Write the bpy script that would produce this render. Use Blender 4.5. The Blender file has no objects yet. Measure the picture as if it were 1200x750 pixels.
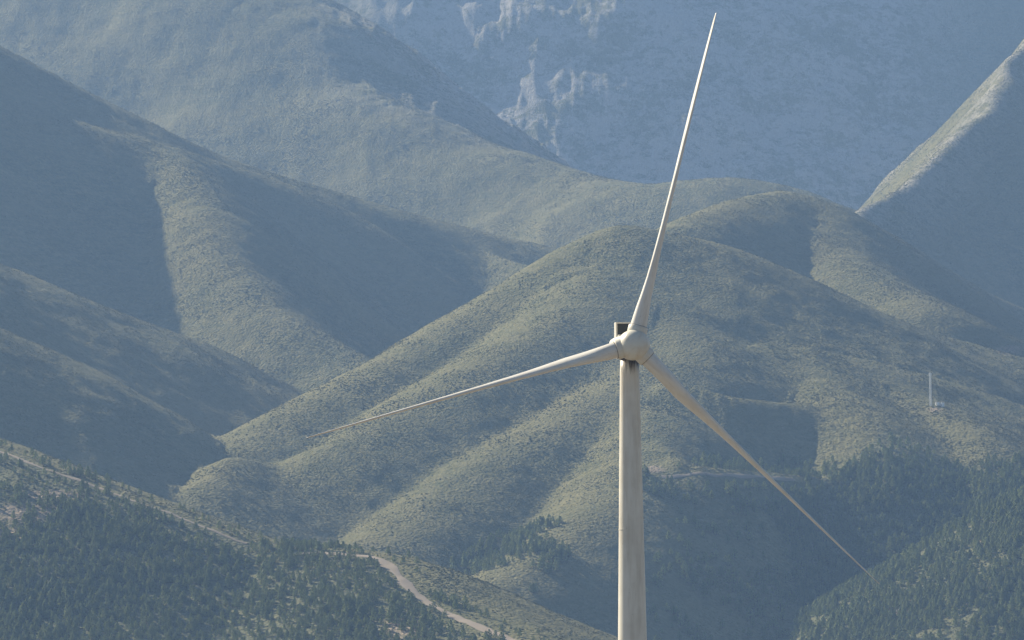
import bpy, bmesh, math, random
import numpy as np
from mathutils import Vector, Matrix, Euler

random.seed(7)
RNG = np.random.default_rng(11)
R = math.radians
SC = bpy.context.scene
COL = SC.collection

# ------------------------------------------------------------------ camera
CAM_POS = Vector((0.0, 0.0, 30.0))
PITCH, ROLL = R(3.5), R(0.53)
HALF = 0.09                                     # tan of half the horizontal field of view (200 mm lens)
fwd = Vector((0, math.cos(PITCH), math.sin(PITCH)))
up0 = Vector((0, -math.sin(PITCH), math.cos(PITCH)))
rt0 = Vector((1, 0, 0))
CR = rt0 * math.cos(ROLL) - up0 * math.sin(ROLL)
CU = up0 * math.cos(ROLL) + rt0 * math.sin(ROLL)
cam_d = bpy.data.cameras.new('camera')
cam_d.sensor_width = 36.0
cam_d.lens = 36.0 / (2 * HALF)
cam_d.clip_start = 1.0
cam_d.clip_end = 60000.0
cam = bpy.data.objects.new('camera', cam_d)
m = Matrix((CR, CU, -fwd)).transposed().to_4x4()
m.translation = CAM_POS
cam.matrix_world = m
COL.objects.link(cam)
SC.camera = cam

# ------------------------------------------------------------------ sky and sun
SUN_EL, SUN_AZ = R(34.0), R(-50.0)              # azimuth from the viewing direction (+Y), negative is to the left
w = bpy.data.worlds.new('World'); SC.world = w; w.use_nodes = True
nt = w.node_tree
bg = nt.nodes['Background']
sky = nt.nodes.new('ShaderNodeTexSky'); sky.sky_type = 'NISHITA'; sky.sun_disc = False
sky.sun_elevation = SUN_EL; sky.sun_rotation = SUN_AZ
sky.altitude = 300; sky.air_density = 1.0; sky.dust_density = 1.0; sky.ozone_density = 1.0
nt.links.new(sky.outputs[0], bg.inputs[0]); bg.inputs[1].default_value = 0.05
sd = bpy.data.lights.new('sun', 'SUN'); sd.energy = 5.0; sd.angle = R(0.53); sd.color = (1.0, 0.89, 0.70)
sun = bpy.data.objects.new('sun', sd); COL.objects.link(sun)
sun_dir = Vector((math.sin(SUN_AZ) * math.cos(SUN_EL), math.cos(SUN_AZ) * math.cos(SUN_EL), math.sin(SUN_EL)))
sun.rotation_euler = sun_dir.to_track_quat('Z', 'Y').to_euler()
sun.location = (-300, 300, 900)

SC.view_settings.view_transform = 'Standard'
SC.view_settings.look = 'None'
SC.view_settings.gamma = 1.0
SC.view_settings.exposure = 0.92
SC.view_settings.use_curve_mapping = False
SC.render.engine = 'CYCLES'
SC.cycles.max_bounces = 4
SC.cycles.diffuse_bounces = 2
SC.cycles.glossy_bounces = 2
SC.cycles.volume_bounces = 0
SC.cycles.use_denoising = True
SC.cycles.use_adaptive_sampling = False

HAZE_DENSITY = 0.000061

# ------------------------------------------------------------------ helpers
def unproject(px, py, D):
    """photo pixel (1200x750) at horizontal distance D -> world point"""
    u = (px - 600) / 600 * HALF; v = (375 - py) / 600 * HALF
    d = fwd + CR * u + CU * v
    return CAM_POS + d * (D / d.y)

def project(x, y, z):
    dx, dy, dz = x - CAM_POS.x, y - CAM_POS.y, z - CAM_POS.z
    f = dx * fwd.x + dy * fwd.y + dz * fwd.z
    a = dx * CR.x + dy * CR.y + dz * CR.z
    b = dx * CU.x + dy * CU.y + dz * CU.z
    return 600 + a / f / HALF * 600, 375 - b / f / HALF * 600

def tag(o, label=None, cat=None, group=None, kind=None):
    if label: o['label'] = label
    if cat: o['category'] = cat
    if group: o['group'] = group
    if kind: o['kind'] = kind
    return o

def link(name, me, mat=None, parent=None, smooth=False):
    o = bpy.data.objects.new(name, me); COL.objects.link(o)
    if mat is not None and len(me.materials) == 0: me.materials.append(mat)
    if parent is not None: o.parent = parent
    if smooth: me.shade_smooth()
    return o

def from_bm(name, bm, mat=None, parent=None, smooth=False):
    bmesh.ops.recalc_face_normals(bm, faces=bm.faces[:])
    me = bpy.data.meshes.new(name); bm.to_mesh(me); bm.free()
    return link(name, me, mat, parent, smooth)

def np_mesh(name, verts, faces):
    """fast mesh from arrays; faces is (n,3) or (n,4)"""
    me = bpy.data.meshes.new(name)
    n = faces.shape[0]; k = faces.shape[1]
    me.vertices.add(len(verts)); me.vertices.foreach_set('co', np.ascontiguousarray(verts, np.float32).ravel())
    me.loops.add(n * k); me.loops.foreach_set('vertex_index', np.ascontiguousarray(faces, np.int32).ravel())
    me.polygons.add(n); me.polygons.foreach_set('loop_start', np.arange(0, n * k, k, dtype=np.int32))
    me.polygons.foreach_set('loop_total', np.full(n, k, np.int32))
    me.update(calc_edges=True); me.validate()
    return me

def hash2(ix, iy, seed):
    h = (ix.astype(np.int64) * 374761393 + iy.astype(np.int64) * 668265263 + seed * 1442695041) & 0xFFFFFFFF
    h = ((h ^ (h >> 13)) * 1274126177) & 0xFFFFFFFF
    h = ((h ^ (h >> 16)) * 2246822519) & 0xFFFFFFFF
    return ((h ^ (h >> 15)) & 0xFFFFFF) / float(0xFFFFFF) * 2 - 1

def noise(x, y, seed=0):
    ix = np.floor(x); iy = np.floor(y); fx = x - ix; fy = y - iy
    sx = fx * fx * fx * (fx * (fx * 6 - 15) + 10); sy = fy * fy * fy * (fy * (fy * 6 - 15) + 10)
    a = hash2(ix, iy, seed); b = hash2(ix + 1, iy, seed); c = hash2(ix, iy + 1, seed); d = hash2(ix + 1, iy + 1, seed)
    return (a + (b - a) * sx) + ((c + (d - c) * sx) - (a + (b - a) * sx)) * sy

def fbm(x, y, wl, octv, seed, gain=0.5, ridged=False):
    s = 0.0; amp = 1.0
    for i in range(octv):
        n = noise(x / wl + 17.3 * i, y / wl - 9.1 * i, seed + i)
        if ridged: n = 1 - 2 * np.abs(n)
        s = s + n * amp; amp *= gain; wl *= 0.5
    return s

# ------------------------------------------------------------------ the relief: ridge lines with real distances
RIDGES = [  # name, crest points (seen direction + distance in metres), side slope, crest radius, flute strength
 ('front', [(-260,440,3720),(-150,478,3640),(0,527,3550),(60,548,3530),(130,573,3510),(200,599,3490),(290,633,3460),(350,642,3440),(400,642,3420),(448,650,3395),(482,684,3350),(540,718,3290),(610,748,3220),(720,800,3120)], 0.48, 40, 0.06),
 ('mid_low', [(-260,290,4230),(-150,335,4250),(0,400,4290),(60,438,4320),(120,470,4350),(190,503,4390),(235,522,4420)], 0.69, 55, 0.099),
 ('mid_high', [(-260,220,4550),(-150,262,4590),(0,318,4660),(60,345,4700),(100,360,4720),(150,378,4750),(200,396,4780),(240,416,4810),(280,440,4840),(320,457,4860),(347,468,4880)], 0.69, 52, 0.099),
 ('mid_high_b', [(-80,325,4560),(0,345,4590),(60,378,4610),(120,415,4630),(180,450,4640)], 0.66, 45, 0.083),
 ('left_big', [(-300,-60,5450),(-150,-5,5520),(0,65,5600),(100,118,5650),(200,168,5700),(300,202,5740),(380,226,5770),(450,246,5790),(520,263,5810),(600,281,5830),(655,298,5840)], 0.75, 55, 0.088),
 ('left_fold', [(-60,95,5370),(15,120,5400),(80,138,5430),(150,160,5470),(230,187,5560),(310,209,5640),(380,238,5660)], 0.74, 30, 0.066),
 ('left_spur', [(150,160,5470),(205,190,5400),(238,235,5270),(262,290,5160),(298,345,5060),(340,382,5000),(385,405,4960),(425,424,4920)], 0.84, 34, 0.06),
 ('left_nose', [(560,292,5760),(600,306,5700),(645,318,5640)], .70, 8, 0.055),
 ('green', [(-300,-200,7500),(0,-140,7400),(200,-80,7250),(330,0,7050),(370,42,6980),(400,86,6900),(450,123,6820),(520,156,6740),(600,181,6660),(680,205,6560),(760,218,6450),(830,210,6430),(880,209,6440),(930,230,6400)], 0.82, 100, 0.03),
 ('rock', [(280,-120,8700),(450,-90,8650),(600,-150,8700),(800,-130,8700),(1000,-90,8700),(1250,-110,8900),(1500,-160,9000)], 0.96, 60, 0.22),
 ('far', [(850,-130,9400),(1050,-40,9000),(1200,10,8600),(1400,20,8600)], .7, 20, 0.110),
 ('right', [(1500,-200,7300),(1320,-60,7000),(1200,45,6750),(1160,98,6600),(1130,145,6480),(1105,182,6380),(1060,217,6240),(1005,249,6080),(965,290,5930)], 1.12, 10, 0.1),
 ('b_top', [(785,270,5130),(850,239,5260),(905,222,5380),(950,230,5470),(990,250,5540),(1050,290,5640),(1100,320,5720),(1150,347,5800),(1200,375,5870),(1330,432,6000)], 0.82, 34, 0.083),
 ('b_spur', [(930,232,5400),(955,285,5260),(1000,318,5150),(1060,350,5060)], 0.75, 60, 0.083),
 ('b_low', [(1150,402,5250),(1200,396,5350),(1300,400,5450)], .6, 14, 0.110),
 ('a_left', [(735,268,4750),(690,284,4730),(650,311,4700),(600,344,4655),(540,378,4600),(480,410,4540),(430,436,4480),(380,461,4425),(330,487,4365),(290,510,4310),(272,526,4270)], 0.8, 42, 0.077),
 ('a_right', [(735,268,4750),(800,276,4765),(850,291,4785),(900,314,4810),(950,340,4835),(1000,362,4860),(1050,382,4880),(1120,401,4900),(1200,424,4920),(1350,460,4960)], 0.62, 34, 0.066),
 ('a_front', [(765,345,4620),(770,380,4560),(800,405,4520)], 0.72, 40, 0.066),
 ('spur_b', [(720,318,4650),(690,345,4590),(640,381,4520),(560,423,4430),(480,477,4335),(400,526,4240),(340,566,4170),(262,594,4110)], 0.83, 46, 0.083),
 ('spur_toe', [(400,545,4290),(345,552,4215),(300,541,4190),(265,534,4165),(252,560,4110)], .62, 12, 0.055),
 ('spur_c', [(830,405,4540),(745,438,4430),(640,500,4310),(560,546,4220),(500,586,4150),(443,628,4070)], 0.8, 48, 0.110),
 ('spur_d', [(760,480,4340),(735,555,4180),(690,598,4110),(640,640,4040),(590,674,3975),(550,702,3920),(490,745,3850)], 0.86, 45, 0.099),
 ('bench', [(745,416,4490),(830,406,4550),(900,404,4590),(1000,426,4610),(1100,449,4625),(1200,480,4640),(1350,520,4660)], 0.62, 45, 0.110),
 ('patch_spur', [(790,448,4385),(850,464,4370),(900,472,4388),(952,478,4420)], 0.98, 14, 0.083),
 ('ledge', [(735,470,4400),(775,542,4180),(860,553,4220),(930,557,4255),(1000,572,4270),(1070,600,4260)], 1.0, 16, 0.088),
 ('nose_r', [(935,418,4590),(980,462,4460),(1005,500,4380),(1020,530,4320)], 0.72, 45, 0.110),
 ('mast_spur', [(1000,440,4590),(1090,474,4500),(1130,505,4420),(1160,545,4340),(1160,600,4250)], 0.66, 40, 0.110),
 ('wood_r', [(1420,500,4040),(1300,550,4060),(1200,605,4070),(1145,655,4080),(1095,705,4080),(1070,760,4060)], 0.62, 50, 0.138),
]
def soften(P):
    """round the corners of a crest line (Chaikin, ends kept)"""
    for _ in range(2):
        Q = np.empty((2 * len(P), 3)); Q[0] = P[0]; Q[-1] = P[-1]
        Q[1:-1:2] = .75 * P[:-1] + .25 * P[1:]; Q[2:-1:2] = .25 * P[:-1] + .75 * P[1:]
        P = Q
    return P
W_RIDGES = [(n, soften(np.array([tuple(unproject(*p)) for p in pts])), s, r, f) for n, pts, s, r, f in RIDGES]

def ground_floor(x, y):
    f = np.interp(y, [-20000, -400, 0, 120, 650, 2600, 3300, 5000, 7000, 9500, 12000, 16000],
                  [0, 20, 28.3, 24, 0, -40, -45, 55, 190, 380, 260, 100])
    return f

def relief(x, y, detail=True):
    x = np.asarray(x, np.float64); y = np.asarray(y, np.float64)
    base = ground_floor(x, y) + fbm(x, y, 900, 2, 5) * np.clip((y - 2200) / 3000, 0, 1) * 18
    lift = np.clip((np.abs(x) / np.maximum(y, 1500) - .16) / .25, 0, 1) * np.clip((y - 2500) / 3000, 0, 1)
    base = base + lift * (150 + 140 * fbm(x, y, 1600, 4, 71))
    h = base.copy(); drop = np.full_like(h, 60.0)
    wa = 6 + 8 * np.clip((y - 5900) / 500, 0, 1)
    wx = x + fbm(x, y, 140, 2, 31) * wa; wy = y + fbm(x, y, 140, 2, 41) * wa
    for i, (nm, P, s, r, fl) in enumerate(W_RIDGES):
        zmax = P[:, 2].max(); reach = (zmax + 60) / s + 50
        lo = P[:, :2].min(0) - reach; hi = P[:, :2].max(0) + reach
        m = (x > lo[0]) & (x < hi[0]) & (y > lo[1]) & (y < hi[1])
        if not m.any(): continue
        X = wx[m]; Y = wy[m]
        best = np.full(X.shape, -1e9); bd = np.zeros(X.shape); bq = np.zeros(X.shape); bs = np.zeros(X.shape); bdist = np.zeros(X.shape)
        along = 0.0
        for a, b in zip(P[:-1], P[1:]):
            ab = b - a; L2 = ab[0] ** 2 + ab[1] ** 2; L = math.sqrt(L2)
            t = np.clip(((X - a[0]) * ab[0] + (Y - a[1]) * ab[1]) / L2, 0, 1)
            dx = X - a[0] - t * ab[0]; dy = Y - a[1] - t * ab[1]
            d2 = dx * dx + dy * dy
            dr = s * (np.sqrt(d2 + r * r) - r)
            v = a[2] + t * ab[2] - dr
            mm = v > best
            d = np.sqrt(d2[mm])
            best[mm] = v[mm]; bd[mm] = dr[mm]; bq[mm] = along + t[mm] * L; bdist[mm] = d
            bs[mm] = (dx[mm] * ab[1] - dy[mm] * ab[0]) / (L * np.maximum(d, 1e-3))
            along += L
        ax = (P[-1] - P[0])[:2]; ax = ax / np.hypot(*ax); bq = X * ax[0] + Y * ax[1]
        n1 = noise(bq / 120, bdist / 300 + i * 3.1, 100 + i) * .8 + noise(bq / 50, bdist / 200, 200 + i) * .3
        best = best - fl * n1 * np.minimum(bd, 70)
        a_ = h[m]; k = 5.0
        drop[m] = np.where(best > a_, bd, drop[m])
        h[m] = .5 * (a_ + best + np.sqrt((a_ - best) ** 2 + k * k)) - .0
    if detail:
        amp = np.clip(drop / 45, .06, 1)
        far = np.clip((y - 3300) / 600, 0.25, 1) * (1 + .8 * np.clip((y - 5900) / 500, 0, 1))
        h = h + amp * far * (fbm(x, y, 170, 3, 51) * 1.6 + (fbm(x, y, 70, 3, 61, .55, True) - .2) * .9)
        h = h + fbm(x, y, 16, 3, 91, .6) * .5 * np.clip((y - 2500) / 700, 0, 1)
        # crags of the far rocky mountain
        px, py = project(x, y, h)
        rk = rock_mask(x, y, px, py)
        h = h + rk * (fbm(x, y, 160, 4, 81, .58, True) * 5.5 + fbm(x, y, 26, 2, 83, .6, True) * 3.5)
    return h

def rock_mask(x, y, px, py):
    f = np.clip((y - 6650) / 350, 0, 1) * np.clip((px - 330) / 180, 0, 1) * np.clip((1160 - px) / 120, 0, 1)
    return f

# ------------------------------------------------------------------ terrain mesh: a fan of rows getting wider with distance
UW, NU = 0.128, 780
us = np.linspace(-UW, UW, NU)
ys = np.concatenate([np.arange(2900, 3150, 12), np.arange(3150, 5000, 4.0), np.arange(5000, 6000, 5.5), np.arange(6000, 7400, 8), np.arange(7400, 9200, 12)])
NY = len(ys)
GY = np.repeat(ys[:, None], NU, 1)
GX = GY * us[None, :]
GH = relief(GX.ravel(), GY.ravel()).reshape(NY, NU)
# which parts the camera can see (for planting only what could be seen, with a margin)
el = (GH - CAM_POS.z) / GY
HORIZON = np.maximum.accumulate(el, 0)
SEEN = (HORIZON - el) * GY < 10.0

def height_at(x, y):
    """bilinear height of the built terrain mesh"""
    x = np.asarray(x, float); y = np.asarray(y, float)
    fi = np.clip(np.interp(y, ys, np.arange(NY)), 0, NY - 1.001); i = fi.astype(int); fi = fi - i
    fj = np.clip((x / y + UW) / (2 * UW) * (NU - 1), 0, NU - 1.001); j = fj.astype(int); fj = fj - j
    return (GH[i, j] * (1 - fi) + GH[i + 1, j] * fi) * (1 - fj) + (GH[i, j + 1] * (1 - fi) + GH[i + 1, j + 1] * fi) * fj

def on_ground(px, py, dmin=3000, dmax=9000):
    """the point of the built hillside that lies in this direction"""
    a = unproject(px, py, 1000.0); d = (a - CAM_POS) / 1000.0
    D = np.arange(dmin, dmax, 1.0)
    X = d.x * D; Y = D; Z = CAM_POS.z + d.z * D
    k = np.nonzero(height_at(X, Y) >= Z)[0]
    D0 = D[k[0]] if len(k) else dmax
    return Vector((d.x * D0, D0, float(height_at(d.x * D0, D0))))

def seen_at(x, y):
    i = np.clip(np.interp(y, ys, np.arange(NY)).round().astype(int), 0, NY - 1)
    j = np.clip(((x / y + UW) / (2 * UW) * (NU - 1)).round().astype(int), 0, NU - 1)
    return SEEN[i, j]

def in_poly(px, py, poly):
    inside = np.zeros(px.shape, bool); n = len(poly)
    for a in range(n):
        x0, y0 = poly[a]; x1, y1 = poly[(a + 1) % n]
        c = ((y0 > py) != (y1 > py)) & (px < (x1 - x0) * (py - y0) / (y1 - y0 + 1e-9) + x0)
        inside ^= c
    return inside

# ------------------------------------------------------------------ materials
def new_mat(name):
    m = bpy.data.materials.new(name); m.use_nodes = True
    nt = m.node_tree; b = nt.nodes['Principled BSDF']
    return m, nt, b
def N(nt, t, **kw):
    n = nt.nodes.new(t)
    for k, v in kw.items(): setattr(n, k, v)
    return n
def ramp(nt, src, stops):
    r = N(nt, 'ShaderNodeValToRGB'); e = r.color_ramp.elements
    while len(e) < len(stops): e.new(0.5)
    for k, (p, c) in zip(e, stops): k.position = p; k.color = (*c, 1) if len(c) == 3 else c
    nt.links.new(src, r.inputs[0]); return r.outputs[0]
def mix(nt, f, a, b):
    m = N(nt, 'ShaderNodeMix', data_type='RGBA')
    for s, v in ((m.inputs[0], f), (m.inputs[6], a), (m.inputs[7], b)):
        if hasattr(v, 'node'): nt.links.new(v, s)
        else: s.default_value = v if isinstance(v, float) else (*v, 1)
    return m.outputs[2]
def noise_n(nt, vec, scale, detail=3, rough=.55):
    n = N(nt, 'ShaderNodeTexNoise'); n.inputs['Scale'].default_value = scale
    n.inputs['Detail'].default_value = detail; n.inputs['Roughness'].default_value = rough
    nt.links.new(vec, n.inputs['Vector']); return n.outputs[0]

def terrain_material():
    m, nt, b = new_mat('scrub_hillside')
    L = nt.links.new
    pos = N(nt, 'ShaderNodeNewGeometry').outputs['Position']
    big = noise_n(nt, pos, .006, 4); mid = noise_n(nt, pos, .035, 4, .65); fine = noise_n(nt, pos, .28, 3, .7)
    mp = N(nt, 'ShaderNodeMapping'); mp.inputs['Scale'].default_value = (.05, .05, .30); L(pos, mp.inputs[0])
    terr = noise_n(nt, mp.outputs[0], 1.0, 3, .6)                      # sheep-track bands along the contours
    c1 = ramp(nt, fine, [(.34, (.052, .060, .023)), (.50, (.115, .115, .047)), (.66, (.225, .20, .10))])
    c2 = ramp(nt, mid, [(.33, (.072, .084, .030)), (.55, (.135, .132, .052)), (.75, (.23, .20, .095))])
    c = mix(nt, .5, c1, c2)
    c = mix(nt, ramp(nt, terr, [(.42, (0, 0, 0)), (.70, (.55, .55, .55))]), c, (.21, .185, .09))
    c = mix(nt, ramp(nt, big, [(.40, (0, 0, 0)), (.62, (.52, .52, .52))]), c, (.19, .17, .075))
    at = N(nt, 'ShaderNodeAttribute', attribute_name='wood')
    c = mix(nt, at.outputs['Fac'], c, mix(nt, fine, (.07, .085, .04), (.18, .17, .09)))
    ar = N(nt, 'ShaderNodeAttribute', attribute_name='rock')
    rn = noise_n(nt, pos, .011, 6, .72); rn2 = noise_n(nt, pos, .07, 5, .75)
    sep = N(nt, 'ShaderNodeMath', operation='MULTIPLY'); L(rn, sep.inputs[0]); L(rn2, sep.inputs[1])
    rf = ramp(nt, sep.outputs[0], [(.20, (0, 0, 0)), (.27, (1, 1, 1))])
    mu = N(nt, 'ShaderNodeMath', operation='MULTIPLY'); L(rf, mu.inputs[0]); L(ar.outputs['Fac'], mu.inputs[1])
    c = mix(nt, mu.outputs[0], c, mix(nt, rn2, (.20, .185, .165), (.56, .52, .47)))
    as_ = N(nt, 'ShaderNodeAttribute', attribute_name='soil')
    sf = N(nt, 'ShaderNodeMath', operation='MULTIPLY_ADD'); L(as_.outputs['Fac'], sf.inputs[0]); L(fine, sf.inputs[1]); sf.inputs[2].default_value = 0
    c = mix(nt, ramp(nt, sf.outputs[0], [(.25, (0, 0, 0)), (.50, (1, 1, 1))]), c, mix(nt, mid, (.23, .18, .125), (.36, .29, .21)))
    L(c, b.inputs['Base Color']); b.inputs['Roughness'].default_value = .95
    b.inputs['Specular IOR Level'].default_value = .1
    vor = N(nt, 'ShaderNodeTexVoronoi'); vor.inputs['Scale'].default_value = .42; vor.inputs['Randomness'].default_value = 1; L(pos, vor.inputs['Vector'])
    hgt = N(nt, 'ShaderNodeMath', operation='MULTIPLY_ADD'); L(fine, hgt.inputs[0]); hgt.inputs[1].default_value = 1.6
    inv = N(nt, 'ShaderNodeMath', operation='MULTIPLY'); L(vor.outputs['Distance'], inv.inputs[0]); inv.inputs[1].default_value = -.7
    L(inv.outputs[0], hgt.inputs[2])
    h2 = N(nt, 'ShaderNodeMath', operation='MULTIPLY_ADD'); L(terr, h2.inputs[0]); h2.inputs[1].default_value = .6; L(hgt.outputs[0], h2.inputs[2])
    bp = N(nt, 'ShaderNodeBump'); bp.inputs['Strength'].default_value = .75; bp.inputs['Distance'].default_value = 1.6
    L(h2.outputs[0], bp.inputs['Height']); L(bp.outputs[0], b.inputs['Normal'])
    return m
M_TERR = terrain_material()

def paint_material(name, base, stain, rough=.42, stain_lo=.52, stain_hi=.75, scale=1.1, top=None):
    m, nt, b = new_mat(name); L = nt.links.new
    pos = N(nt, 'ShaderNodeTexCoord').outputs['Object']
    mp = N(nt, 'ShaderNodeMapping'); mp.inputs['Scale'].default_value = (1, 1, .12); L(pos, mp.inputs[0])
    n1 = noise_n(nt, mp.outputs[0], scale, 5, .62); n2 = noise_n(nt, pos, .35, 3)
    c = mix(nt, ramp(nt, n1, [(stain_lo, (0, 0, 0)), (stain_hi, (.55, .55, .55))]), base, stain)
    c = mix(nt, ramp(nt, n2, [(.45, (0, 0, 0)), (.7, (.25, .25, .25))]), c, stain)
    sp = N(nt, 'ShaderNodeTexVoronoi'); sp.inputs['Scale'].default_value = 1.6; L(pos, sp.inputs['Vector'])
    c = mix(nt, ramp(nt, sp.outputs['Distance'], [(.03, (.6, .6, .6)), (.07, (0, 0, 0))]), c, (.16, .13, .10))
    if top:                                                            # oil and rust run down from the yaw bearing
        z = N(nt, 'ShaderNodeSeparateXYZ'); L(pos, z.inputs[0])
        mr = N(nt, 'ShaderNodeMapRange'); mr.inputs['From Min'].default_value = top - 3.0; mr.inputs['From Max'].default_value = top
        mr.inputs['To Min'].default_value = -.25; mr.inputs['To Max'].default_value = .30; L(z.outputs[2], mr.inputs['Value'])
        mp2 = N(nt, 'ShaderNodeMapping'); mp2.inputs['Scale'].default_value = (3.2, 3.2, .16); L(pos, mp2.inputs[0])
        n3 = noise_n(nt, mp2.outputs[0], 1.0, 5, .7)
        ad = N(nt, 'ShaderNodeMath', operation='ADD'); L(n3, ad.inputs[0]); L(mr.outputs[0], ad.inputs[1])
        c = mix(nt, ramp(nt, ad.outputs[0], [(.60, (0, 0, 0)), (.80, (1, 1, 1))]), c, (.10, .070, .045))
    L(c, b.inputs['Base Color']); b.inputs['Roughness'].default_value = rough
    b.inputs['Specular IOR Level'].default_value = .4
    return m
CREAM, DIRT = (.76, .72, .61), (.42, .35, .25)
M_TOWER = paint_material('tower_paint', CREAM, DIRT, stain_lo=.46, top=round(64.9, 1))
M_BLADE = paint_material('blade_gelcoat', (.78, .74, .65), (.46, .38, .28), rough=.35, stain_lo=.55)
M_SPIN = paint_material('spinner_paint', (.74, .71, .60), (.55, .40, .24), rough=.4, stain_lo=.48, scale=.7)
M_NAC = paint_material('nacelle_paint', (.73, .70, .60), DIRT, rough=.4)
def plain(name, c, rough=.6, metal=0.0):
    m, nt, b = new_mat(name)
    n = noise_n(nt, N(nt, 'ShaderNodeTexCoord').outputs['Object'], 2.0, 4)
    nt.links.new(mix(nt, n, tuple(v * .8 for v in c), tuple(min(1, v * 1.2) for v in c)), b.inputs['Base Color'])
    b.inputs['Roughness'].default_value = rough; b.inputs['Metallic'].default_value = metal
    return m
M_DARK = plain('radiator_dark', (.055, .055, .040), .6)
M_SEAL = plain('rubber_seal', (.09, .08, .065), .7)
M_MAST = plain('galvanised_white', (.80, .80, .78), .5)
M_CABIN = plain('cabin_white', (.80, .80, .78), .6)
M_CABROOF = plain('cabin_roof', (.50, .50, .50), .7)
M_STEEL = plain('dark_steel', (.12, .12, .12), .5)

def leaf_mat(name, lo, hi):
    m, nt, b = new_mat(name); L = nt.links.new
    rnd = N(nt, 'ShaderNodeObjectInfo').outputs['Random']
    n = noise_n(nt, N(nt, 'ShaderNodeTexCoord').outputs['Object'], 1.5, 2)
    a = N(nt, 'ShaderNodeMath', operation='MULTIPLY_ADD'); L(rnd, a.inputs[0]); a.inputs[1].default_value = .7
    a2 = N(nt, 'ShaderNodeMath', operation='MULTIPLY'); L(n, a2.inputs[0]); a2.inputs[1].default_value = .35; L(a2.outputs[0], a.inputs[2])
    L(mix(nt, a.outputs[0], lo, hi), b.inputs['Base Color']); b.inputs['Roughness'].default_value = .8
    b.inputs['Specular IOR Level'].default_value = .2
    if 'Subsurface Weight' in b.inputs: pass
    tr = N(nt, 'ShaderNodeBsdfTranslucent'); L(mix(nt, a.outputs[0], lo, hi), tr.inputs[0])
    ms = N(nt, 'ShaderNodeMixShader'); ms.inputs[0].default_value = .72
    L(b.outputs[0], ms.inputs[1]); L(tr.outputs[0], ms.inputs[2])
    L(ms.outputs[0], nt.nodes['Material Output'].inputs[0])
    return m
M_PINE = leaf_mat('pine_needles', (.17, .225, .085), (.33, .36, .145))
M_SCRUB = leaf_mat('scrub_leaves', (.095, .105, .036), (.23, .21, .085))
M_BARK = plain('bark', (.10, .075, .05), .9)

# ------------------------------------------------------------------ terrain object
PX, PY = project(GX, GY, GH)
front_hill = (GY < 3700)
WOOD_L = [(-300, 420), (0, 528), (130, 578), (290, 636), (400, 646), (440, 652), (470, 700), (560, 760), (560, 900), (-300, 900)]
WOOD_R = [(1040, 500), (1120, 545), (1400, 520), (1400, 900), (900, 900), (935, 720), (930, 650), (900, 600), (980, 560)]
WOOD_MID = [(480, 690), (560, 640), (640, 610), (700, 620), (560, 770), (480, 780)]
wood = np.zeros_like(GH)
wood[in_poly(PX, PY, WOOD_L) & front_hill] = .85
wood[in_poly(PX, PY, WOOD_R) & ~front_hill & (GY < 4500)] = .85
rock = rock_mask(GX, GY, PX, PY) * .9
RIGHT = [w for w in W_RIDGES if w[0] == 'right'][0]
rr = np.clip(1 - np.abs(GX - np.interp(GY, RIGHT[1][::-1, 1], RIGHT[1][::-1, 0])) / 60, 0, 1) * ((GY > 5950) & (GY < 6800))
rock = np.maximum(rock, rr * .55)
def spots(cx, cy, rx, ry, y0, y1):
    return np.clip(1.3 - np.hypot((PX - cx) / rx, (PY - cy) / ry), 0, 1) * ((GY > y0) & (GY < y1))
soil = np.zeros_like(GH)
for s in [(30, 600, 70, 18, 3000, 3700), (0, 625, 40, 12, 3000, 3700), (60, 580, 60, 10, 3000, 3700), (470, 735, 40, 20, 3000, 3600), (1155, 690, 40, 9, 3600, 4300), (1120, 708, 26, 6, 3600, 4300), (1040, 715, 60, 8, 3600, 4200), (1170, 632, 50, 6, 3600, 4300), (765, 550, 22, 7, 4000, 4400), (1185, 410, 25, 9, 4800, 5400), (30, 478, 60, 16, 4200, 4700), (20, 440, 30, 12, 4200, 4700), (265, 245, 14, 6, 5400, 5900), (1095, 480, 14, 4, 4300, 4700), (110, 505, 40, 6, 4200, 4600)]:
    soil = np.maximum(soil, spots(*s))
# the firebreak follows the crest of the front ridge
idx = np.arange(NY * NU).reshape(NY, NU)
faces = np.stack([idx[:-1, :-1], idx[:-1, 1:], idx[1:, 1:], idx[1:, :-1]], -1).reshape(-1, 4)
me = np_mesh('hills', np.stack([GX, GY, GH], -1).reshape(-1, 3), faces)
for nm, arr in (('wood', wood), ('rock', rock), ('soil', soil)):
    at = me.attributes.new(nm, 'FLOAT', 'POINT'); at.data.foreach_set('value', arr.astype(np.float32).ravel())
tag(link('hills', me, M_TERR, smooth=True), 'hazy scrub covered mountainside with ridges, spurs and gullies', kind='structure')

# the wide ground sheet around and under it (valley, camera knoll, land out of frame)
gx = np.concatenate([np.linspace(-15000, -2600, 32)[:-1], np.linspace(-2600, 2600, 131), np.linspace(2600, 15000, 32)[1:]])
gy = np.concatenate([np.linspace(-15000, -500, 20)[:-1], np.linspace(-500, 10000, 264), np.linspace(10000, 15000, 18)[1:]])
QX, QY = np.meshgrid(gx, gy)
QH = relief(QX.ravel(), QY.ravel(), False).reshape(QX.shape)
inside = (np.abs(QX) < (QY + 40) * (UW - .002) + 0) & (QY > 2925) & (QY < 9180)
QH = np.where(inside, QH - 70, QH - 1.0)
QH = np.where((np.abs(QX) < 40) & (np.abs(QY) < 60), 28.3, QH)
ii = np.arange(QX.size).reshape(QX.shape)
faces = np.stack([ii[:-1, :-1], ii[:-1, 1:], ii[1:, 1:], ii[1:, :-1]], -1).reshape(-1, 4)
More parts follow.
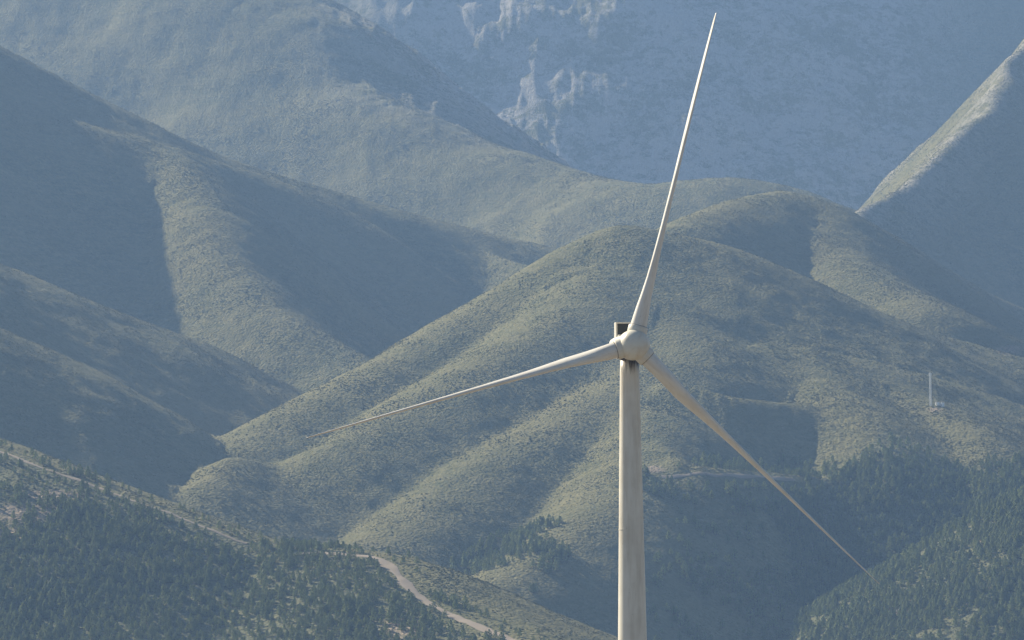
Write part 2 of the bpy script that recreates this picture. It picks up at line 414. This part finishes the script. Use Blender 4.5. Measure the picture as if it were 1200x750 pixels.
M_VALLEY = plain('dry_valley_grass', (.15, .13, .10), .95) if 'plain' in globals() else None
me = np_mesh('ground', np.stack([QX, QY, QH], -1).reshape(-1, 3), faces)
tag(link('ground', me, M_VALLEY, smooth=True), 'scrub covered valley floor and land around the hills', kind='structure')
ZTOP = max(GH.max(), QH.max()); ZLOW = min(GH.min(), QH.min())

# ------------------------------------------------------------------ dirt tracks
M_TRACK = plain('bare_earth', (.27, .215, .155), .95)
def track(name, pts, width, label, lift=.35):
    P = np.array([tuple(on_ground(*p[:2], *(p[2:] or (3000, 9000)))) for p in pts])[:, :2]
    seg = np.hypot(*np.diff(P, axis=0).T); s = np.concatenate([[0], np.cumsum(seg)])
    n = int(s[-1] / 2.5); t = np.linspace(0, s[-1], n)
    X = np.interp(t, s, P[:, 0]); Y = np.interp(t, s, P[:, 1])
    k = np.ones(9) / 9
    X[4:-4] = np.convolve(X, k, 'valid'); Y[4:-4] = np.convolve(Y, k, 'valid')
    tx = np.gradient(X); ty = np.gradient(Y); l = np.hypot(tx, ty); nx, ny = -ty / l, tx / l
    wv = width * (1 + .5 * noise(t / 18, t * 0, 77) + .35 * noise(t / 6, t * 0, 78))
    sh = 1.2 * noise(t / 25, t * 0, 79); X = X + nx * sh; Y = Y + ny * sh
    cols = np.linspace(-.5, .5, 6)
    VX = X[:, None] + nx[:, None] * wv[:, None] * cols; VY = Y[:, None] + ny[:, None] * wv[:, None] * cols
    VZ = height_at(VX, VY) + lift - .5 * lift * (np.abs(cols) > .4)
    i = np.arange(VX.size).reshape(VX.shape)
    f = np.stack([i[:-1, :-1], i[:-1, 1:], i[1:, 1:], i[1:, :-1]], -1).reshape(-1, 4)
    me = np_mesh(name, np.stack([VX, VY, VZ], -1).reshape(-1, 3), f)
    return tag(link(name, me, M_TRACK, smooth=True), label, kind='structure')
TRACK_A = [(-60,509),(0,531),(30,541),(60,553),(95,563),(130,577),(165,591),(200,601),(228,614),(250,621),(272,632),(290,637)]
TRACK_B = [(350,649),(400,650),(440,654),(462,668),(480,690),(500,706),(545,728),(600,750),(640,768)]
track('dirt_track', TRACK_A, 2.6, 'bare earth track along the crest of the wooded ridge')
track('dirt_track', TRACK_B, 5.8, 'pale dirt road winding down the end of the wooded ridge')
track('dirt_track', [(775,558),(830,558),(885,558),(930,562)], 3.4, 'thin level track cut across the shaded slope behind the tower')
TRACKW = []
for tr in (TRACK_A, TRACK_B, [(775,558),(830,558),(885,558),(930,562)]):
    P = np.array([tuple(on_ground(*p)) for p in tr])[:, :2]
    for a, b in zip(P[:-1], P[1:]): TRACKW.append((a, b))
def track_dist(x, y):
    d = np.full(x.shape, 1e9)
    for a, b in TRACKW:
        ab = b - a; t = np.clip(((x - a[0]) * ab[0] + (y - a[1]) * ab[1]) / (ab @ ab), 0, 1)
        d = np.minimum(d, np.hypot(x - a[0] - t * ab[0], y - a[1] - t * ab[1]))
    return d

# ------------------------------------------------------------------ wind turbine
TD = 650.0
HUB = unproject(742.9, 404.1, TD)
YAW, TILT, AZ0 = R(9.3), R(0.0), R(75.6)
n_ax = Vector((math.sin(YAW) * math.cos(TILT), -math.cos(YAW) * math.cos(TILT), math.sin(TILT)))   # upwind, towards the camera
e1 = Vector((math.cos(YAW), math.sin(YAW), 0)); e2 = n_ax.cross(e1) * -1
if e2.z < 0: e2 = -e2
OVER = 2.9
TOWER_XY = HUB - n_ax * OVER
BASE = Vector((TOWER_XY.x, TOWER_XY.y, 0.0))
TOWER_H = TOWER_XY.z - 1.45
turb = bpy.data.objects.new('wind_turbine', None); COL.objects.link(turb); turb.location = BASE
tag(turb, 'cream white three bladed wind turbine standing in front of hazy mountains', 'wind turbine')
bpy.context.view_layer.update()
def loc_mat(origin, X, Y, Z):
    mm = Matrix((X, Y, Z)).transposed().to_4x4(); mm.translation = origin - BASE; return mm

def lathe(bm, prof, seg=48, cap0=True, cap1=True):
    rings = []
    for r, z in prof:
        rings.append([bm.verts.new((r * math.cos(2 * math.pi * k / seg), r * math.sin(2 * math.pi * k / seg), z)) for k in range(seg)] if r > 1e-4 else [bm.verts.new((0, 0, z))])
    for a, b in zip(rings[:-1], rings[1:]):
        if len(a) == 1 and len(b) == 1: continue
        for k in range(seg):
            k2 = (k + 1) % seg
            if len(b) == 1: bm.faces.new((a[k], a[k2], b[0]))
            elif len(a) == 1: bm.faces.new((a[0], b[k2], b[k]))
            else: bm.faces.new((a[k], a[k2], b[k2], b[k]))
    if cap0 and len(rings[0]) > 1: bm.faces.new(rings[0][::-1])
    if cap1 and len(rings[-1]) > 1: bm.faces.new(rings[-1])
def box(bm, c, s, bev=0, rot=None):
    g = bmesh.ops.create_cube(bm, size=1)['verts']
    bmesh.ops.scale(bm, vec=s, verts=g)
    if bev: 
        e = list({e for v in g for e in v.link_edges}); r = bmesh.ops.bevel(bm, geom=e, offset=bev, segments=3, affect='EDGES', profile=.5)
        g = list({v for f in r['faces'] for v in f.verts} | {v for v in g if v.is_valid})
    if rot is not None: bmesh.ops.transform(bm, matrix=rot, verts=g)
    bmesh.ops.translate(bm, vec=c, verts=g)
    return g
# tower: tapered, rings at the joints
R_TOP, SL = 1.09, .0174
def tr(z): return R_TOP + (TOWER_H - z) * SL
bm = bmesh.new()
prof = [(tr(0) + .0, 0)]
for z in np.linspace(2, TOWER_H, 40): prof.append((tr(z), float(z)))
lathe(bm, prof, 72)
tw = from_bm('tower', bm, M_TOWER, turb, True)
for z in (TOWER_H * .36, TOWER_H * .70):
    bm = bmesh.new(); lathe(bm, [(tr(z) - .05, z - .07), (tr(z) + .03, z - .07), (tr(z) + .03, z + .07), (tr(z) - .05, z + .07)], 72, False, False)
    from_bm('flange_seam', bm, M_TOWER, tw)
bm = bmesh.new(); lathe(bm, [(R_TOP - .1, TOWER_H - .02), (R_TOP + .10, TOWER_H - .02), (R_TOP + .10, TOWER_H + .22), (R_TOP - .1, TOWER_H + .22)], 64)
from_bm('yaw_ring', bm, M_SEAL, tw)
bm = bmesh.new(); box(bm, (0, -tr(1.6) - .02, 1.7), (.95, .16, 2.1), .04); from_bm('door', bm, M_NAC, tw)
bm = bmesh.new(); lathe(bm, [(4.6, -1.2), (4.6, .18), (4.4, .25), (0, .25)], 40, True, False); from_bm('foundation', bm, plain('concrete', (.38, .37, .34), .9), turb)
# nacelle frame: local X right, Y along the axis to the rear, Z up
NX = e1; NYv = -n_ax; NZ = NX.cross(NYv)
nac_m = loc_mat(HUB, NX, NYv, NZ)
bm = bmesh.new()
secs = [(1.35, 1.15, 1.05, 1.0), (1.6, 1.28, 1.22, 1.2), (3.0, 1.34, 1.30, 1.3), (6.6, 1.34, 1.32, 1.25), (9.0, 1.25, 1.2, .9)]
rings = []
for y, hw, top, bot in secs:
    pts = []
    for k in range(40):
        a = 2 * math.pi * k / 40; c, s = math.cos(a), math.sin(a)
        q = (abs(c) ** 5 + abs(s) ** 5) ** (-1 / 5)
        pts.append(bm.verts.new((hw * c * q, y, (top if s > 0 else bot) * s * q)))
    rings.append(pts)
for a, b in zip(rings[:-1], rings[1:]):
    for k in range(40): bm.faces.new((a[k], a[(k + 1) % 40], b[(k + 1) % 40], b[k]))
bm.faces.new(rings[0]); bm.faces.new(rings[-1][::-1])
nac = from_bm('nacelle', bm, M_NAC, turb, True); nac.matrix_local = nac_m
md = nac.modifiers.new('edge', 'EDGE_SPLIT'); md.split_angle = R(50)
# cooler on the rear of the roof: an open frame round a dark radiator
CW, CH0, CH1, CY = 2.1, 1.24, 2.95, 6.2
bm = bmesh.new()
for sx in (-1, 1): box(bm, (sx * (CW / 2 - .09), CY, (CH0 + CH1) / 2), (.18, 1.1, CH1 - CH0), .02)
box(bm, (0, CY, CH1 - .08), (CW - .37, 1.1, .16), .02); box(bm, (0, CY, CH0 + .14), (CW - .37, 1.1, .16), .02)
fr = from_bm('cooler_frame', bm, M_NAC, nac)
bm = bmesh.new(); box(bm, (0, CY + .25, (CH0 + CH1) / 2), (CW - .37, .22, CH1 - CH0 - .3))
for k in range(8): box(bm, (0, CY + .11, CH0 + .30 + k * .165), (CW - .38, .05, .03))
from_bm('radiator', bm, M_DARK, nac)
bm = bmesh.new(); lathe(bm, [(.03, 0), (.03, 1.0), (.015, 1.02), (.015, 1.5)], 8); ws = from_bm('wind_vane', bm, M_STEEL, nac); ws.location = (.7, 8.3, 1.15)
bm = bmesh.new()
box(bm, (-.7, 3.6, 1.30), (.9, .9, .1), .03); from_bm('roof_hatch', bm, M_NAC, nac)
# spinner: dome with its axis along local Z = upwind
sp_m = loc_mat(HUB, e1, e2, n_ax) if e1.cross(e2).dot(n_ax) > 0 else loc_mat(HUB, e2, e1, n_ax)
bm = bmesh.new()
prof = [(1.38, -1.32), (1.66, -1.30), (1.74, -1.0), (1.76, -.2), (1.74, .5)]
for k in range(1, 13):
    a = k / 12 * math.pi / 2; prof.append((1.74 * math.cos(a) ** .92 if k < 12 else 0, .5 + 1.55 * math.sin(a)))
lathe(bm, prof, 64)
spn = from_bm('spinner', bm, M_SPIN, turb, True); spn.matrix_local = sp_m
bm = bmesh.new(); lathe(bm, [(1.2, -1.42), (1.34, -1.42), (1.34, -1.27), (1.2, -1.27)], 48, False, False)
from_bm('hub_seal', bm, M_SEAL, spn)
# blades: feathered, leading edge towards the wind, twisting outwards
BL = 39.4
def blade_mesh():
    bm = bmesh.new(); rings = []; S = 36
    fr = [.028, .045, .06, .075, .09, .105, .12, .14, .16, .18, .2, .225, .25, .28, .32, .36, .4, .45, .5, .55, .6, .65, .7, .75, .8, .85, .89, .925, .95, .97, .985, .995, 1.0]
    for f in fr:
        r = f * BL
        chord = np.interp(f, [0, .055, .1, .15, .2, .25, .35, .5, .65, .8, .9, .96, .985, 1], [1.92, 1.92, 2.15, 2.7, 3.0, 2.95, 2.55, 1.95, 1.5, 1.08, .80, .62, .48, .22])
        th = np.interp(f, [0, .055, .1, .15, .2, .25, .35, .5, .65, .8, .9, 1], [1.92, 1.92, 1.65, 1.2, .96, .82, .66, .50, .36, .24, .17, .07])
        circ = np.interp(f, [.055, .2], [1, 0])
        beta = R(np.interp(f, [0, .08, .2, .35, .5, .7, 1], [27, 26, 20, 9, 2, -5, -10.0]))
        xo = np.interp(f, [.055, .2], [.5, .30])
        pre = 1.2 * f ** 2.2
        ring = []
        for k in range(S):
            a = 2 * math.pi * k / S
            x = .5 - .5 * math.cos(a)                                         # 0 leading .. 1 trailing
            yt = 5 * (.2969 * math.sqrt(max(x, 0)) - .126 * x - .3516 * x ** 2 + .2843 * x ** 3 - .1015 * x ** 4)   # unit thickness
            sg = 1 if a <= math.pi else -1
            cam_ = .05 * (1 - (2 * x - .8) ** 2) if x > 0 else 0
            ay = sg * yt * th + cam_ * chord * (1 - circ) * .6
            cy = sg * .5 * math.sqrt(max(0, 1 - (2 * x - 1) ** 2)) * th
            yy = cy * circ + ay * (1 - circ)
            cx = (x - xo) * chord
            # local frame: X tangent, Y upwind, Z along the blade
            tx = cx * math.sin(beta) + yy * math.cos(beta)
            ny = -cx * math.cos(beta) + yy * math.sin(beta) + pre
            ring.append(bm.verts.new((tx, ny, r)))
        rings.append(ring)
    for a, b in zip(rings[:-1], rings[1:]):
        for k in range(S): bm.faces.new((a[k], a[(k + 1) % S], b[(k + 1) % S], b[k]))
    bm.faces.new(rings[0]); bm.faces.new(rings[-1])
    bmesh.ops.recalc_face_normals(bm, faces=bm.faces[:])
    me = bpy.data.meshes.new('blade'); bm.to_mesh(me); bm.free(); me.materials.append(M_BLADE); me.shade_smooth(); return me
def collar_mesh():
    bm = bmesh.new(); lathe(bm, [(1.0, 1.0), (1.13, 1.15), (1.13, 2.12), (1.08, 2.2), (.85, 2.2)], 48, False, False)
    bmesh.ops.recalc_face_normals(bm, faces=bm.faces[:])
    me = bpy.data.meshes.new('root_collar'); bm.to_mesh(me); bm.free(); me.materials.append(M_SPIN); me.shade_smooth(); return me
bme, cme = blade_mesh(), collar_mesh()
bm = bmesh.new(); lathe(bm, [(.87, 2.19), (1.0, 2.19), (1.0, 2.25), (.87, 2.25)], 48, False, False)
bmesh.ops.recalc_face_normals(bm, faces=bm.faces[:])
sme = bpy.data.meshes.new('root_seal'); bm.to_mesh(sme); bm.free(); sme.materials.append(M_SEAL)
for k in range(3):
    a = AZ0 + k * 2 * math.pi / 3
    rad = e1 * math.cos(a) + e2 * math.sin(a)
    tan = e1 * math.sin(a) - e2 * math.cos(a)                                 # clockwise tangent as the camera sees it
    bl = link('blade', bme, None, turb); bl.matrix_local = loc_mat(HUB, tan, n_ax, rad)
    c = link('root_collar', cme, None, bl); s = link('root_seal', sme, None, bl)

# ------------------------------------------------------------------ mast and cabins on the far spur
mp = on_ground(1090.5, 475.5)
mast = bpy.data.objects.new('lattice_mast', None); COL.objects.link(mast); mast.location = mp
tag(mast, 'tall thin white lattice mast standing on the hillside at right', 'mast')
def bar(bm, a, b, r, seg=5):
    a, b = Vector(a), Vector(b); d = (b - a); q = d.to_track_quat('Z', 'Y').to_matrix()
    va = [bm.verts.new(a + q @ Vector((r * math.cos(2 * math.pi * k / seg), r * math.sin(2 * math.pi * k / seg), 0))) for k in range(seg)]
    vb = [bm.verts.new(v.co + d) for v in va]
    for k in range(seg): bm.faces.new((va[k], va[(k + 1) % seg], vb[(k + 1) % seg], vb[k]))
    bm.faces.new(va[::-1]); bm.faces.new(vb)
MH, MW0, MW1 = 26.0, .95, .7
def mc(k, z):
    wd = MW0 + (MW1 - MW0) * z / MH; a = 2 * math.pi * k / 3 + .4
    return (wd * math.cos(a), wd * math.sin(a), z)
for k in range(3):
    bm = bmesh.new(); bar(bm, mc(k, -1.5), mc(k, MH), .19); from_bm('leg', bm, M_MAST, mast)
bm = bmesh.new()
nlev = 17
for l in range(nlev):
    z0, z1 = MH * l / nlev, MH * (l + 1) / nlev
    for k in range(3):
        bar(bm, mc(k, z0), mc((k + 1) % 3, z1), .07, 4); bar(bm, mc(k, z1), mc((k + 1) % 3, z1), .07, 4)
from_bm('bracing', bm, M_MAST, mast)
bm = bmesh.new(); bar(bm, (0, 0, MH - .2), (0, 0, MH + 1.8), .06); from_bm('antenna_rod', bm, M_MAST, mast)
for k in range(3):
    bm = bmesh.new(); p = Vector(mc(k, MH - 1.2)) * 1.0; o = Vector((p.x, p.y, 0)).normalized()
    box(bm, p + o * .35, (.35, .35, 1.7), .04); from_bm('panel_antenna', bm, M_CABIN, mast)
for (px, py, s, lab) in ((1098.5, 474.3, (2.6, 2.4, 2.6), 'small white equipment cabin beside the foot of the lattice mast, nearer the mast'),
                         (1104.3, 475.2, (2.4, 2.4, 3.2), 'small tall white equipment cabin on the far side of its neighbour from the mast')):
    p = on_ground(px, py + 1); p.z -= .4
    cb = bpy.data.objects.new('equipment_cabin', None); COL.objects.link(cb); cb.location = p; cb.rotation_euler = (0, 0, R(-58))
    tag(cb, lab, 'cabin', 'equipment cabins by the lattice mast')
    bm = bmesh.new(); box(bm, (0, 0, s[2] / 2), s, .04); from_bm('wall', bm, M_CABIN, cb)
    bm = bmesh.new(); box(bm, (0, 0, s[2] + .11), (s[0] + .3, s[1] + .3, .2), .04); from_bm('roof', bm, M_CABROOF, cb)
    bm = bmesh.new(); box(bm, (.3, -s[1] / 2 - .02, 1.35), (.9, .08, 1.95)); from_bm('door', bm, M_STEEL, cb)

# ------------------------------------------------------------------ plants
def tree_mesh(seed, h=1.0, wide=.24):
    """crown of many small needle tufts and a trunk with limbs, unit height"""
    rnd = random.Random(seed)
    V, F = [], []
    lean = (rnd.uniform(-.04, .04), rnd.uniform(-.04, .04))
    n = 95
    for i in range(n):
        z = .16 + .84 * (i / n) ** .9
        prof = wide * (1 - ((z - .16) / .86) ** 2.1) * (.75 + .25 * math.sin(z * 21 + seed)) + .018
        a = i * 2.39996 + rnd.uniform(-.5, .5)
        rr = prof * math.sqrt(rnd.uniform(.25, 1.15))
        c = Vector((rr * math.cos(a) + lean[0] * z, rr * math.sin(a) + lean[1] * z, z - .06 * rr / wide))
        sz = rnd.uniform(.045, .085) * (1.15 - .45 * z)
        for t in range(2):
            q = Euler((rnd.uniform(-.9, .9), rnd.uniform(-.9, .9), rnd.uniform(0, 6.28))).to_matrix()
            b = len(V)
            for vx, vy, vz in ((-1, -.6, -.2), (1, -.5, -.2), (.55, .9, .1), (-.6, .8, .1), (0, 0, .85)):
                V.append(c + q @ Vector((vx * sz, vy * sz, vz * sz)))
            F += [(b, b + 1, b + 4), (b + 1, b + 2, b + 4), (b + 2, b + 3, b + 4), (b + 3, b, b + 4)]
    crown = bpy.data.meshes.new('crown'); crown.from_pydata([tuple(v) for v in V], [], F); crown.materials.append(M_PINE)
    bm = bmesh.new()
    for z0, z1, r in ((-.06, .5, .022), (.5, .92, .013)):
        bar(bm, (lean[0] * z0, lean[1] * z0, z0), (lean[0] * z1, lean[1] * z1, z1), r, 6)
    for k in range(7):
        z = .22 + k * .09; a = k * 2.4; l = wide * .7 * (1.1 - z)
        bar(bm, (lean[0] * z, lean[1] * z, z), (l * math.cos(a), l * math.sin(a), z + .05), .007, 4)
    bmesh.ops.recalc_face_normals(bm, faces=bm.faces[:])
    trunk = bpy.data.meshes.new('trunk'); bm.to_mesh(trunk); bm.free(); trunk.materials.append(M_BARK)
    return crown, trunk
TREES = [tree_mesh(s, wide=wd) for s, wd in ((1, .32), (2, .38), (3, .42), (4, .35), (5, .48))]

def shrub_mesh(seed):
    rnd = random.Random(seed); V, F = [], []
    for i in range(9):
        a = i * 2.4; r = .62 * math.sqrt(i / 9); c = Vector((r * math.cos(a), r * math.sin(a), .30 + .25 * (1 - r) + rnd.uniform(-.1, .1)))
        s = rnd.uniform(.30, .5); b = len(V)
        q = Euler((rnd.uniform(-.5, .5), rnd.uniform(-.5, .5), rnd.uniform(0, 6))).to_matrix()
        for vx, vy, vz in ((-1, -.7, -.6), (1, -.6, -.7), (.6, 1, -.6), (-.7, .9, -.5), (0.1, 0, .8)): V.append(c + q @ Vector((vx * s, vy * s, vz * s)))
        F += [(b, b + 1, b + 4), (b + 1, b + 2, b + 4), (b + 2, b + 3, b + 4), (b + 3, b, b + 4)]
    me = bpy.data.meshes.new('shrub'); me.from_pydata([tuple(v) for v in V], [], F); me.materials.append(M_SCRUB); return me

def scatter(name, pts, scl, rotz, kind_idx, protos, mat_names):
    """one object of many plants: points instanced by geometry nodes"""
    me = bpy.data.meshes.new(name)
    me.vertices.add(len(pts)); me.vertices.foreach_set('co', np.ascontiguousarray(pts, np.float32).ravel())
    a = me.attributes.new('plant_scale', 'FLOAT_VECTOR', 'POINT'); a.data.foreach_set('vector', np.ascontiguousarray(scl, np.float32).ravel())
    r = np.zeros((len(pts), 3), np.float32); r[:, 2] = rotz
    a = me.attributes.new('plant_rot', 'FLOAT_VECTOR', 'POINT'); a.data.foreach_set('vector', r.ravel())
    a = me.attributes.new('plant_kind', 'INT', 'POINT'); a.data.foreach_set('value', np.asarray(kind_idx, np.int32))
    me.update()
    o = link(name, me)
    col = bpy.data.collections.new(name + '_kinds')
    for i, p in enumerate(protos): col.objects.link(bpy.data.objects.new(f'{name}_kind_{i:02d}', p))
    g = bpy.data.node_groups.new(name + '_nodes', 'GeometryNodeTree')
    g.interface.new_socket('Geometry', in_out='INPUT', socket_type='NodeSocketGeometry')
    g.interface.new_socket('Geometry', in_out='OUTPUT', socket_type='NodeSocketGeometry')
    gi, go = g.nodes.new('NodeGroupInput'), g.nodes.new('NodeGroupOutput')
    ci = g.nodes.new('GeometryNodeCollectionInfo'); ci.inputs['Collection'].default_value = col
    ci.inputs['Separate Children'].default_value = True; ci.inputs['Reset Children'].default_value = True
    ip = g.nodes.new('GeometryNodeInstanceOnPoints'); ip.inputs['Pick Instance'].default_value = True
    def na(nm, dt):
        n = g.nodes.new('GeometryNodeInputNamedAttribute'); n.data_type = dt; n.inputs[0].default_value = nm; return n.outputs[0]
    er = g.nodes.new('FunctionNodeEulerToRotation')
    g.links.new(na('plant_rot', 'FLOAT_VECTOR'), er.inputs[0])
    g.links.new(gi.outputs[0], ip.inputs['Points']); g.links.new(ci.outputs[0], ip.inputs['Instance'])
    g.links.new(na('plant_kind', 'INT'), ip.inputs['Instance Index']); g.links.new(er.outputs[0], ip.inputs['Rotation'])
    g.links.new(na('plant_scale', 'FLOAT_VECTOR'), ip.inputs['Scale']); g.links.new(ip.outputs[0], go.inputs[0])
    md = o.modifiers.new('plants', 'NODES'); md.node_group = g
    return o

def sample(n, y0, y1, umax=.118):
    """random ground points, even per square metre"""
    y = np.sqrt(RNG.uniform(y0 ** 2, y1 ** 2, n)); x = y * RNG.uniform(-umax, umax, n)
    k = seen_at(x, y); return x[k], y[k]

# pines of the front ridge
def pine_set(x, y, hmin, hmax):
    z = height_at(x, y); h = RNG.uniform(hmin, hmax, len(x)) * (1 + .25 * noise(x / 40, y / 40, 301))
    return np.stack([x, y, z, h, RNG.uniform(0, 6.28, len(x)), RNG.integers(0, len(TREES), len(x))], 1)
x, y = sample(60000, 3050, 3640)
px, py = project(x, y, height_at(x, y))
dens = np.where(in_poly(px, py, WOOD_L), .98 + .35 * fbm(x, y, 60, 3, 310), 0)
dens = np.where((py < 640 - (290 - px) * .31 + 14) & (px < 330), dens * .35, dens)
dens = dens - .8 * np.clip(1.2 - np.hypot((px - 25) / 80, (py - 600) / 26), 0, 1)
dens = np.where((px > 440) & (py > 690), dens * .45, dens)
k = (RNG.uniform(0, 1, len(x)) < dens * .58) & (track_dist(x, y) > 5.5)
left = pine_set(x[k], y[k], 3.6, 6.0)
# trees on the crest beside the tracks and down the far side
x2, y2 = sample(40000, 3150, 3640); d2 = track_dist(x2, y2)
px, py = project(x2, y2, height_at(x2, y2))
k = (d2 > 5) & (d2 < 22) & (RNG.uniform(0, 1, len(x2)) < .16 + .25 * noise(x2 / 30, y2 / 30, 320)) & ~in_poly(px, py, WOOD_L)
left = np.concatenate([left, pine_set(x2[k], y2[k], 3.0, 5.4)])
# right-hand wood
x, y = sample(150000, 3650, 4500)
px, py = project(x, y, height_at(x, y))
dens = np.where(in_poly(px, py, WOOD_R), (.95 + .6 * fbm(x, y, 70, 3, 330)) * np.clip((py - 490) / 120 + .3 * noise(x / 45, y / 45, 333), .05, 1), 0)
sp = (px > 740) & (py > 540) & ~in_poly(px, py, WOOD_R)
dens = np.where(sp, np.clip(.10 + .40 * fbm(x, y, 50, 3, 340) + .25 * (py > 650), 0, 1), dens)
dens = np.where(in_poly(px, py, WOOD_MID), .25 + .6 * fbm(x, y, 60, 3, 350), dens)
k = (RNG.uniform(0, 1, len(x)) < dens * .42) & (track_dist(x, y) > 9)
right = pine_set(x[k], y[k], 4.0, 8.2)

def split_nearest(A, n):
    px, py = project(A[:, 0], A[:, 1], A[:, 2] + A[:, 3] * .5)
    sees = (px > 4) & (px < 1196) & (py < 746) & (py > 0)
    score = np.where(sees, A[:, 3] / A[:, 1], 0)
    o = np.argsort(-score); return A[o[:n]], A[o[n:]]
big_l, rest_l = split_nearest(left, 300)
big_r, rest_r = split_nearest(right, 300)
def plant_individuals(A, name, label, cat, group):
    for (x, y, z, h, rz, kd) in A:
        t = bpy.data.objects.new(name, None); COL.objects.link(t)
        t.location = (x, y, z); t.rotation_euler = (0, 0, rz); t.scale = (h, h, h)
        tag(t, label, cat, group)
        cr, tk = TREES[int(kd)]
        link('crown', cr, None, t); link('trunk', tk, None, t)
plant_individuals(big_l, 'pine_tree', 'small dark green pine in the dense plantation on the lower left ridge', 'tree', 'pines of the lower left plantation')
plant_individuals(big_r, 'woodland_tree', 'grey green tree in the open wood on the slopes below the lattice mast', 'tree', 'trees of the lower right wood')
rest = np.concatenate([rest_l, rest_r])
def joined(i):
    cr, tk = TREES[i]; bm = bmesh.new(); bm.from_mesh(cr); n = len(bm.faces); bm.from_mesh(tk)
    for j, f in enumerate(bm.faces): f.material_index = 0 if j < n else 1
    me = bpy.data.meshes.new('pine'); bm.to_mesh(me); bm.free(); me.materials.append(M_PINE); me.materials.append(M_BARK); return me
o = scatter('pine_forest', rest[:, :3], np.repeat(rest[:, 3:4], 3, 1), rest[:, 4], rest[:, 5], [joined(i) for i in range(len(TREES))], None)
tag(o, 'mass of small pines covering the wooded lower slopes', 'forest', kind='stuff')

# low scrub over the hillsides
x, y = sample(1350000, 3100, 7700)
px, py = project(x, y, height_at(x, y))
inwood = in_poly(px, py, WOOD_L) & (y < 3700)
pr = np.clip(.55 + .7 * fbm(x, y, 35, 3, 400) + .35 * noise(x / 9, y / 9, 410), .05, 1)
k = (RNG.uniform(0, 1, len(x)) < pr * np.where(inwood, .35, .8)) & (track_dist(x, y) > 3.5)
x, y = x[k], y[k]
s = RNG.uniform(.5, 1.0, len(x)) ** 1.5 * .95 * (1 + .25 * noise(x / 60, y / 60, 420))
z = height_at(x, y) - .15 * s
o = scatter('scrub', np.stack([x, y, z], 1), np.stack([s, s, s * RNG.uniform(.6, 1.1, len(x))], 1), RNG.uniform(0, 6.28, len(x)), RNG.integers(0, 4, len(x)), [shrub_mesh(20 + i) for i in range(4)], None)
tag(o, 'low grey green scrub growing all over the hillsides', 'scrub', kind='stuff')
print('TREES', len(left), len(right), 'SCRUB', len(x), 'TERRAIN', NY, NU, 'Z', ZLOW, ZTOP)

# ------------------------------------------------------------------ haze: even air in one closed box round everything
bm = bmesh.new()
zb, zt = ZLOW - 1.5, ZTOP + 30
box(bm, (0, 0, (zb + zt) / 2), (31000, 31000, zt - zb))
hz = from_bm('haze', bm)
m, nt, b = new_mat('haze_air'); nt.nodes.remove(b)
pv = N(nt, 'ShaderNodeVolumePrincipled'); pv.inputs['Color'].default_value = (.34, .57, 1.0, 1)
pv.inputs['Density'].default_value = HAZE_DENSITY; pv.inputs['Anisotropy'].default_value = .25
nt.links.new(pv.outputs[0], nt.nodes['Material Output'].inputs['Volume'])
hz.data.materials.append(m)
tag(hz, 'thin blue haze filling the air between the hills', 'haze', kind='stuff')
